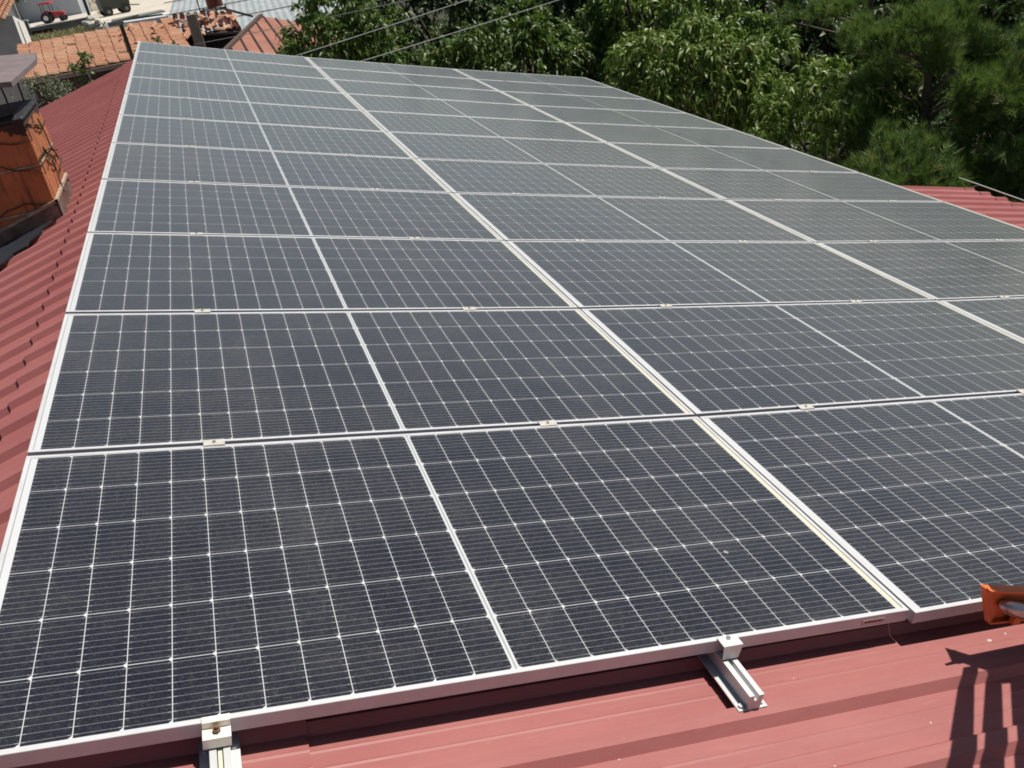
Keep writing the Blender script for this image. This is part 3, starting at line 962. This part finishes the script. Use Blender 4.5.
# --- white van in the yard
vn = empty("white_van", Matrix.Translation((-1.55, 51.5, 0)) @ Matrix.Rotation(math.radians(8), 4, 'Z'), "white van with a dark windscreen parked behind the tiled roof ridge", "van")
b = MB(); b.prism([(-2.1, .35), (2.1, .35), (2.1, 1.1), (1.75, 1.3), (1.25, 2.45), (-1.9, 2.6), (-2.1, 2.4)], -.9, .9); b.build("body", MAT['white_paint'], vn, bevel=.05)
b = MB()
b.prism([(-1.7, 1.5), (.9, 1.5), (.7, 2.2), (-1.7, 2.25)], -.93, -.9); b.build("side_window", MAT['glass_dark'], vn)
b = MB(); b.box(-1.6, .9, -.7, .7, 2.60, 2.66); b.build("roof_rack", MAT['concrete'], vn)
for (x, y) in ((-1.3, -.85), (1.3, -.85), (-1.3, .85), (1.3, .85)):
    b = MB(); b.tube([(x, y - .1, .34), (x, y + .1, .34)], .34, 16); b.build("wheel", MAT['black'], vn)

# --- far buildings and wall
fb = empty("grey_warehouse", Matrix.Translation((-12.2, 94, 0)), "long bluish grey rendered building at the top left, behind the tractor", "building")
b = MB(); b.box(-9, -1.6, -1.5, 10, 0, 7.5); b.box(-1.6, 3.5, 0, 10, 0, 7); b.build("wall", MAT['blue_wall'], fb)
b = MB(); b.box(-9.3, -1.4, -1.8, 10, 7.5, 7.7); b.box(-1.4, 3.8, -.3, 10, 7, 7.2); b.build("roof", MAT['roof_white'], fb)
b = MB(); b.box(-1.68, -1.45, -1.6, .1, 0, 7.4); b.build("corner_pier", MAT['concrete'], fb)
lw = empty("concrete_wall", Matrix.Translation((-10, 84, 0)), "low grey concrete retaining wall with a dark square opening, below the red tractor", "wall")
b = MB(); b.box(-6, -1.9, 0, .4, 0, 1.5); b.box(-.3, 2.7, 0, .4, 0, .95); b.box(-1.9, -.3, 0, .4, .72, .95); b.build("wall_panel", MAT['concrete'], lw)
b = MB(); b.box(-6.1, -1.85, -.12, .5, 1.5, 1.62); b.box(-1.85, 2.8, -.12, .5, .95, 1.04); b.build("coping", MAT['grey_wall'], lw)
b = MB(); b.box(-1.9, -.3, .2, .45, 0, .72); b.build("opening", MAT['black'], lw)
sp_ = MB(); rr = random.Random(8)
for k in range(14):
    x, y, z = rr.uniform(-.5, .4), rr.uniform(-.4, .4), rr.uniform(.1, 1.5) * (1 - .2 * k / 14)
    r_ = rr.uniform(.18, .34)
    T_ = Matrix.Translation((x, y, z)) @ Matrix.Rotation(rr.uniform(0, 3), 4, 'Z') @ Matrix.Rotation(rr.uniform(-.6, .6), 4, 'X')
    sp_.box(-r_, r_, -r_ * .7, r_ * .7, -r_ * .6, r_ * .6, 0, T_)
o = sp_.build("rubble_heap", MAT['stone_white'], None, bevel=.05); o.location = (-6.6, 78, 0)
tag(o, "heap of pale white rubble at the end of the concrete wall", "rubble")

# --- tractor (on the terrace behind the wall)
te = MB(); te.box(-19, -7.4, 84.5, 93.9, 0, .8)
tag(te.build("terrace", MAT['yard']), "raised dirt terrace behind the concrete wall", kind="structure")
tc_ = empty("red_tractor", Matrix.Translation((-10.55, 89, .8)) @ Matrix.Rotation(math.radians(-12), 4, 'Z') @ Matrix.Scale(.62, 4), "red tractor with a red canopy parked before the grey building", "tractor")
b = MB(); b.prism([(.1, .7), (1.7, .7), (1.75, 1.0), (1.6, 1.25), (.1, 1.35)], -.32, .32); b.build("bonnet", MAT['tractor_red'], tc_, bevel=.04)
b = MB(); b.box(-1.1, .2, -.35, .35, .5, .95); b.build("chassis", MAT['black'], tc_)
b = MB(); b.box(-.75, -.3, -.25, .25, .95, 1.1); b.box(-.85, -.72, -.25, .25, 1.05, 1.55); b.build("seat", MAT['black'], tc_)
for y in (-.62, .62):
    b = MB(); b.prism([(-1.3, .8), (-1.1, 1.3), (-.7, 1.5), (-.3, 1.35), (-.1, .9), (-.2, .9), (-.4, 1.25), (-.7, 1.38), (-1.0, 1.2), (-1.2, .8)], y - .2, y + .2); b.build("mudguard", MAT['tractor_red'], tc_)
    b = MB(); b.tube([(-.7, y - .22, .7), (-.7, y + .22, .7)], .68, 20); w_ = b.build("rear_wheel", MAT['black'], tc_)
    b = MB(); b.tube([(-.7, y - .24, .7), (-.7, y + .24, .7)], .33, 12); b.build("rim", MAT['white_paint'], w_)
    b = MB(); b.tube([(1.35, y * .9 - .13, .38), (1.35, y * .9 + .13, .38)], .38, 16); b.build("front_wheel", MAT['black'], tc_)
for (x, y) in ((-1.1, -.55), (-1.1, .55), (.15, -.55), (.15, .55)):
    b = MB(); b.bar((x, y, 1.0), (x * .9, y, 2.45), .07); b.build("canopy_post", MAT['black'], tc_)
b = MB(); b.prism([(-1.4, 2.42), (.6, 2.42), (.45, 2.58), (-.4, 2.66), (-1.25, 2.58)], -.75, .75); b.build("canopy", MAT['tractor_red'], tc_, bevel=.03)
b = MB(); b.tube([(1.0, .1, 1.2), (1.0, .1, 1.8)], .035, 8); b.build("exhaust", MAT['black'], tc_)

# --- dark machine further right
dm = empty("dark_trailer", Matrix.Translation((-6.1, 97.5, 0)) @ Matrix.Rotation(.35, 4, 'Z') @ Matrix.Scale(.85, 4), "dark green farm trailer parked at the edge of the pale yard", "trailer")
b = MB(); b.prism([(-1.5, .6), (1.5, .6), (1.7, 1.7), (-1.6, 1.7)], -.8, .8); b.build("bed", MAT['dark_green'], dm)
b = MB(); b.box(-1.2, -.2, -.6, .6, 1.7, 2.3); b.box(.2, 1.2, -.7, .5, 1.7, 2.0); b.build("load", MAT['black'], dm)
for (x, y) in ((-1, -.9), (1, -.9), (-1, .9), (1, .9)):
    b = MB(); b.tube([(x, y - .12, .45), (x, y + .12, .45)], .45, 16); w_ = b.build("wheel", MAT['black'], dm)
    b = MB(); b.tube([(x, y - .14, .45), (x, y + .14, .45)], .2, 10); b.build("rim", MAT['concrete'], w_)
b = MB(); b.bar((1.6, 0, .7), (2.8, 0, .5), .1); b.build("drawbar", MAT['steel_dark'], dm)
b = MB(); b.bar((0, 0, 0), (0, 0, 5.2), .22)
o = b.build("utility_pole", MAT['wood_dark']); o.location = (-6.85, 80, 0); tag(o, "dark wooden pole standing between the tractor and the trailer", "pole")

# ================================================================ vegetation
def unit(a): return a / np.maximum(np.linalg.norm(a, axis=1, keepdims=True), 1e-9)


def leaves_mesh(name, P, D, L, W, rnd, fold=.25, curl=.25):
    """P base points, D unit directions, L lengths, W widths -> folded, slightly curled leaves (4 triangles each)"""
    n = len(P)
    up = rng.normal(size=(n, 3)) * .6 + np.array([0, 0, 1.0])
    S = unit(np.cross(D, up)); N = np.cross(S, D)
    L = L[:, None]; W = W[:, None]
    midp = P + D * L * .45 + N * L * .03
    tip = P + D * L - N * L * curl + np.array([0, 0, -1.0]) * L * .1
    a = midp + S * W * .5 + N * W * fold; b = midp - S * W * .5 + N * W * fold
    V = np.stack([P, a, midp, b, tip], 1).reshape(-1, 3)
    o = (np.arange(n) * 5)[:, None]
    F = np.concatenate([o + np.array([[0, 1, 2]]), o + np.array([[0, 2, 3]]), o + np.array([[1, 4, 2]]), o + np.array([[2, 4, 3]])], 0)
    return mesh_np(name, V, F, np.tile(rnd, 4))


def clump_centres(n, r, flat=1.0, shell=.55):
    d = unit(rng.normal(size=(n, 3)))
    rad = shell + (1 - shell) * rng.random(n) ** .7
    # lumpy outline
    k = unit(rng.normal(size=(5, 3))); am = (np.maximum(d @ k.T, 0) ** 3).max(1)
    rad = rad * (.75 + .4 * am)
    return d * rad[:, None] * np.array(r)


def limb_tube(b, a, c, r0, r1, bend, rr):
    a, c = Vector(a), Vector(c); pts = []; rad = []
    mid_ = Vector((rr.uniform(-1, 1), rr.uniform(-1, 1), rr.uniform(.1, .8))) * bend
    for t in (0, .2, .4, .6, .8, 1):
        pts.append(a.lerp(c, t) + mid_ * math.sin(t * math.pi)); rad.append(r0 + (r1 - r0) * t)
    b.tube(pts, rad, 6, cap=False)


def broadleaf(name, x, y, cz, r, nclump, nleaf, ll, lw, mat, label, cat="tree", group="trees behind the roof", droop=.5, clr=.38, trunk=.16, shell=.55, seed=1):
    root = empty(name, Matrix.Translation((x, y, 0)), label, cat, group)
    rr = random.Random(seed)
    C = clump_centres(nclump, r, shell=shell) + np.array([0, 0, cz])
    # leaves: each clump is a set of twigs with leaves along them
    ntw = max(4, nleaf // 7)
    Ps, Ds = [], []
    for c in C:
        cd = c - np.array([0, 0, cz]); cd = cd / (np.linalg.norm(cd) + 1e-6)
        td = unit(rng.normal(size=(ntw, 3)) + cd * .9 + np.array([0, 0, .35]))
        tl = clr * (0.5 + .8 * rng.random(ntw))
        for k in range(7):
            t = (k + 1) / 7.0
            p = c + td * (tl * t)[:, None] + np.array([0, 0, -1.0]) * (tl * t * t * .35)[:, None]
            d = unit(td * .6 + rng.normal(size=(ntw, 3)) * .55 + np.array([0, 0, -droop]))
            Ps.append(p); Ds.append(d)
    P = np.concatenate(Ps); D = np.concatenate(Ds); n = len(P)
    L = ll * (.6 + .7 * rng.random(n)); W = lw * (.7 + .6 * rng.random(n))
    # tone varies by twig clump with some per leaf noise
    rnd = np.clip(rng.random(n) * 1.0, 0, 1)
    me = leaves_mesh("crown", P, D, L, W, rnd)
    put("crown", me, MAT[mat], root)
    b = MB()
    fork = (rr.uniform(-.2, .2), rr.uniform(-.2, .2), max(cz - r[2] * .9, .6))
    b.tube([(0, 0, -.05), (fork[0] * .5, fork[1] * .5, fork[2] * .5), fork], [trunk * 1.25, trunk, trunk * .8], 9, cap=False)
    for k in range(min(nclump, 22)):
        c = C[k]; limb_tube(b, fork, (c[0], c[1], c[2]), trunk * .5, .012, .25, rr)
    b.build("trunk", MAT['bark'], root, smooth=True)
    return root


def pine(name, x, y, cz, r, ntuft, mat, label, trunk=.15, seed=1, nn=44, nl=.19, group="pines at the right"):
    root = empty(name, Matrix.Translation((x, y, 0)), label, "pine tree", group)
    rr = random.Random(seed)
    nb = 36
    B = clump_centres(nb, r, shell=.6) + np.array([0, 0, cz])
    per = ntuft // nb
    P, D = [], []
    for c in B:
        cd = c - np.array([0, 0, cz]); cd /= np.linalg.norm(cd) + 1e-6
        d = unit(rng.normal(size=(per, 3)) * .75 + cd * .8 + np.array([0, 0, .9]))
        p = c + unit(rng.normal(size=(per, 3))) * (rng.random(per) ** .5 * .31)[:, None] * np.array([1.1, 1.1, .8])
        P.append(p); D.append(d)
    P = np.concatenate(P); D = np.concatenate(D); n = len(P)
    # needles
    Pn = np.repeat(P, nn, 0); Dn = np.repeat(D, nn, 0)
    t = rng.random(len(Pn))[:, None]
    Pn = Pn + Dn * t * .11
    dn = unit(Dn * (.75 + .6 * t) + unit(rng.normal(size=Pn.shape)) * .62)
    Ln = nl * (.7 + .5 * rng.random(len(Pn)))[:, None]
    side = unit(np.cross(dn, rng.normal(size=dn.shape))) * .0042
    V = np.stack([Pn - side, Pn + side, Pn + dn * Ln + np.array([0, 0, -.012])], 1).reshape(-1, 3)
    F = np.arange(len(V), dtype=np.int32).reshape(-1, 3)
    rn = np.repeat(rng.random(n), nn) * .92 + .08 * rng.random(len(Pn))
    put("crown", mesh_np("crown", V, F, rn), MAT[mat], root)
    b = MB()
    b.tube([(0, 0, -.05), (.05, 0, cz * .5), (0, .05, cz), (0, 0, cz + r[2] * .8)], [trunk, trunk * .85, trunk * .5, .02], 9, cap=False)
    for c in B: limb_tube(b, (0, 0, max(c[2] - .5, .4)), tuple(c), .035, .008, .15, rr)
    for k in range(0, n, 3):
        c = B[min(k // per, nb - 1)]
        b.tube([tuple(c), tuple(P[k]), tuple(P[k] + D[k] * .1)], [.007, .005, .003], 3, cap=False)
    b.build("trunk", MAT['bark'], root)
    return root


# light tree with long hanging leaves right behind the panels
broadleaf("mulberry_tree", 8.7, 12.6, 2.62, (1.75, 1.3, 1.2), 190, 100, .15, .052, 'leaf_light', "bright green tree with long hanging leaves, just behind the right rows of panels", seed=2, clr=.36, droop=.8)
broadleaf("mulberry_tree", 9.8, 10.6, 1.9, (1.4, 1.0, 1.1), 90, 90, .14, .05, 'leaf_light', "lower bright green bush of hanging leaves, between the panels and the pine", seed=3, clr=.33, droop=.8, trunk=.08)
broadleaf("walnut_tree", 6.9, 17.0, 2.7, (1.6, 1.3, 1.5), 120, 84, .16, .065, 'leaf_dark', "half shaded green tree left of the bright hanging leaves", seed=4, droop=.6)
broadleaf("walnut_tree", 9.9, 17.2, 3.0, (1.7, 1.3, 1.6), 130, 84, .16, .06, 'leaf_light', "green tree at the top centre behind the farthest panels", seed=5, droop=.6)
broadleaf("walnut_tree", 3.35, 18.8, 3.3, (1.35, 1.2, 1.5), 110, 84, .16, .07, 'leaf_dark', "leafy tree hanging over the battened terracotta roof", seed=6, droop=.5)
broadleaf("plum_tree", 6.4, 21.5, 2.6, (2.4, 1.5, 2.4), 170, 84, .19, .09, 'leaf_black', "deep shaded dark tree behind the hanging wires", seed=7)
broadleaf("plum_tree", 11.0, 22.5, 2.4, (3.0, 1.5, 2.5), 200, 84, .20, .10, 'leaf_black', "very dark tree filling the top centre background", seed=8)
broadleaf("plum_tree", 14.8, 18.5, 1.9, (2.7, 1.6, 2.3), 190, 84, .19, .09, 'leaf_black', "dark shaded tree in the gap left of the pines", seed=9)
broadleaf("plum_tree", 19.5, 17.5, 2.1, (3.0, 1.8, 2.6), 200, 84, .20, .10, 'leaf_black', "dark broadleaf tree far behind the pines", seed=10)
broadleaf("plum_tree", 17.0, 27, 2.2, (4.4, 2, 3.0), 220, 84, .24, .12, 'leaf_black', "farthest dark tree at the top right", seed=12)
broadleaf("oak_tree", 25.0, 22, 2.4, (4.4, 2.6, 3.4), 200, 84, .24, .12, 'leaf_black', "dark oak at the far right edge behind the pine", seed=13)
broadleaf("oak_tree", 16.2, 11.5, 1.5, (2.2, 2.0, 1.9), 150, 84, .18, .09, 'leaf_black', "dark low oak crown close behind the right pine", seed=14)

pine("pine_tree", 10.7, 9.7, 2.15, (1.3, 1.2, 1.75), 2200, 'needle', "rich green pine with upright needle tufts, right of the bright hanging leaves", seed=21)
pine("pine_tree", 9.1, 8.3, 1.45, (.9, .7, .85), 700, 'needle', "low pine boughs touching the right edge of the panels", seed=22)
pine("pine_tree", 12.9, 9.6, 2.3, (1.4, 1.3, 1.9), 1350, 'needle', "shadowy pine at the right edge above the red roof corner", seed=23)
pine("pine_tree", 10.0, 6.6, .9, (1.3, .8, .8), 700, 'needle', "small pine bough hanging over the red roof corner", seed=24)
pine("pine_tree", 12.4, 13.2, 2.5, (1.7, 1.3, 1.8), 1100, 'needle', "dark pine top behind the two nearer pines", seed=25)
pine("pine_tree", 11.7, 8.7, 1.9, (1.2, 1.0, 1.5), 1500, 'needle', "full green pine crown at the right edge just above the roof cable", seed=26)
n = 60000
P = np.stack([rng.uniform(3, 40, n), rng.uniform(9, 45, n), rng.random(n) ** 2 * .7], 1)
ok = (P[:, 0] > 8.2) | (P[:, 1] > 14); P = P[ok]; n = len(P)
D = unit(rng.normal(size=(n, 3)) * np.array([1, 1, .3]) + np.array([0, 0, .4]))
me = leaves_mesh("undergrowth", P, D, .22 + .2 * rng.random(n), .09 + .08 * rng.random(n), rng.random(n))
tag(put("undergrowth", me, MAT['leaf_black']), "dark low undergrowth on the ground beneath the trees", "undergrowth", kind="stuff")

# plants at upper left
broadleaf("olive_tree", -1.95, 15.6, 3.75, (.85, .7, .62), 46, 70, .075, .02, 'leaf_olive', "grey green olive crown between the chimney and the tiled shed", "tree", "plants by the tiled shed", seed=31, clr=.22, droop=.1, trunk=.08)
broadleaf("young_tree", -2.02, 23.6, 3.45, (.24, .24, .6), 12, 36, .12, .06, 'leaf_bush', "thin young sapling in front of the tile roof eave", "tree", "plants by the tiled shed", seed=32, clr=.18, droop=.1, trunk=.03)
broadleaf("shrub", -.55, 28.0, 3.0, (.75, .5, .48), 26, 50, .10, .05, 'leaf_bush', "weedy shrub growing up against the broken tiles behind the first column", "shrub", "plants by the tiled shed", seed=33, clr=.2, droop=.1, trunk=.05)
broadleaf("shrub", -7.9, 104, 1.9, (1.3, 1, .9), 20, 50, .2, .12, 'leaf_bush', "small green bush behind the parked trailer", "shrub", "far bushes", seed=35, clr=.4, trunk=.05)
broadleaf("shrub", -13.2, 84.0, 4.0, (1.6, 1, 1.2), 20, 50, .2, .12, 'leaf_black', "dark bush right behind the white house wall", "shrub", "far bushes", seed=36, clr=.4, trunk=.05)

# dry grass bank
n = 26000
gx = rng.uniform(-13.5, -4.5, n); gy = rng.uniform(55, 83.5, n)
keep = ~((gx > -7.5) & (gy > 84)); gx, gy = gx[keep], gy[keep]; n = len(gx)
P = np.stack([gx, gy, np.zeros(n)], 1)
D = unit(rng.normal(size=(n, 3)) * np.array([.45, .45, .1]) + np.array([0, 0, 1]))
me = leaves_mesh("dry_grass", P, D, .35 + .5 * rng.random(n), .05 + .05 * rng.random(n), rng.random(n))
tag(put("dry_grass", me, MAT['grass']), "dry straw coloured grass on the bank below the concrete wall", "grass", kind="stuff")

# ================================================================ overhead wires and the pipe along the eave
def sag(a, b, s, n=14): return [Vector(a).lerp(Vector(b), t / n) - Vector((0, 0, s * 4 * (t / n) * (1 - t / n))) for t in range(n + 1)]
wires = [((2.45, 12, 4.14), (6.31, 13.2, 4.30), .02, "lowest and longest grey wire crossing the dark trees from the panels' far edge"),
         ((1.69, 12, 4.39), (5.02, 13, 4.62), .02, "middle grey wire crossing before the dark trees"),
         ((.5, 28.1, 3.17), (4.02, 15, 4.58), .05, "faint wire from the wooden post past the battened roof")]
for a, b_, s, lb in wires:
    m_ = MB(); a, b_ = Vector(a), Vector(b_); m_.tube(sag(a, a + (b_ - a) * 1.7, s), .0075, 6)
    tag(m_.build("overhead_wire", MAT['cable'], smooth=True), lb, "wire", "overhead wires")
m_ = MB(); m_.tube([A2W @ Vector(p) for p in ((7.50, 5.35, -.045), (7.49, 5.07, -.05), (7.44, 4.5, -.055), (7.42, 3.6, -.05), (7.45, 1.5, -.05), (7.45, -2.3, -.05))], .0045, 6)
tag(m_.build("roof_cable", MAT['white_paint'], smooth=True), "pale cable lying along the eave at the right red roof corner", "cable")
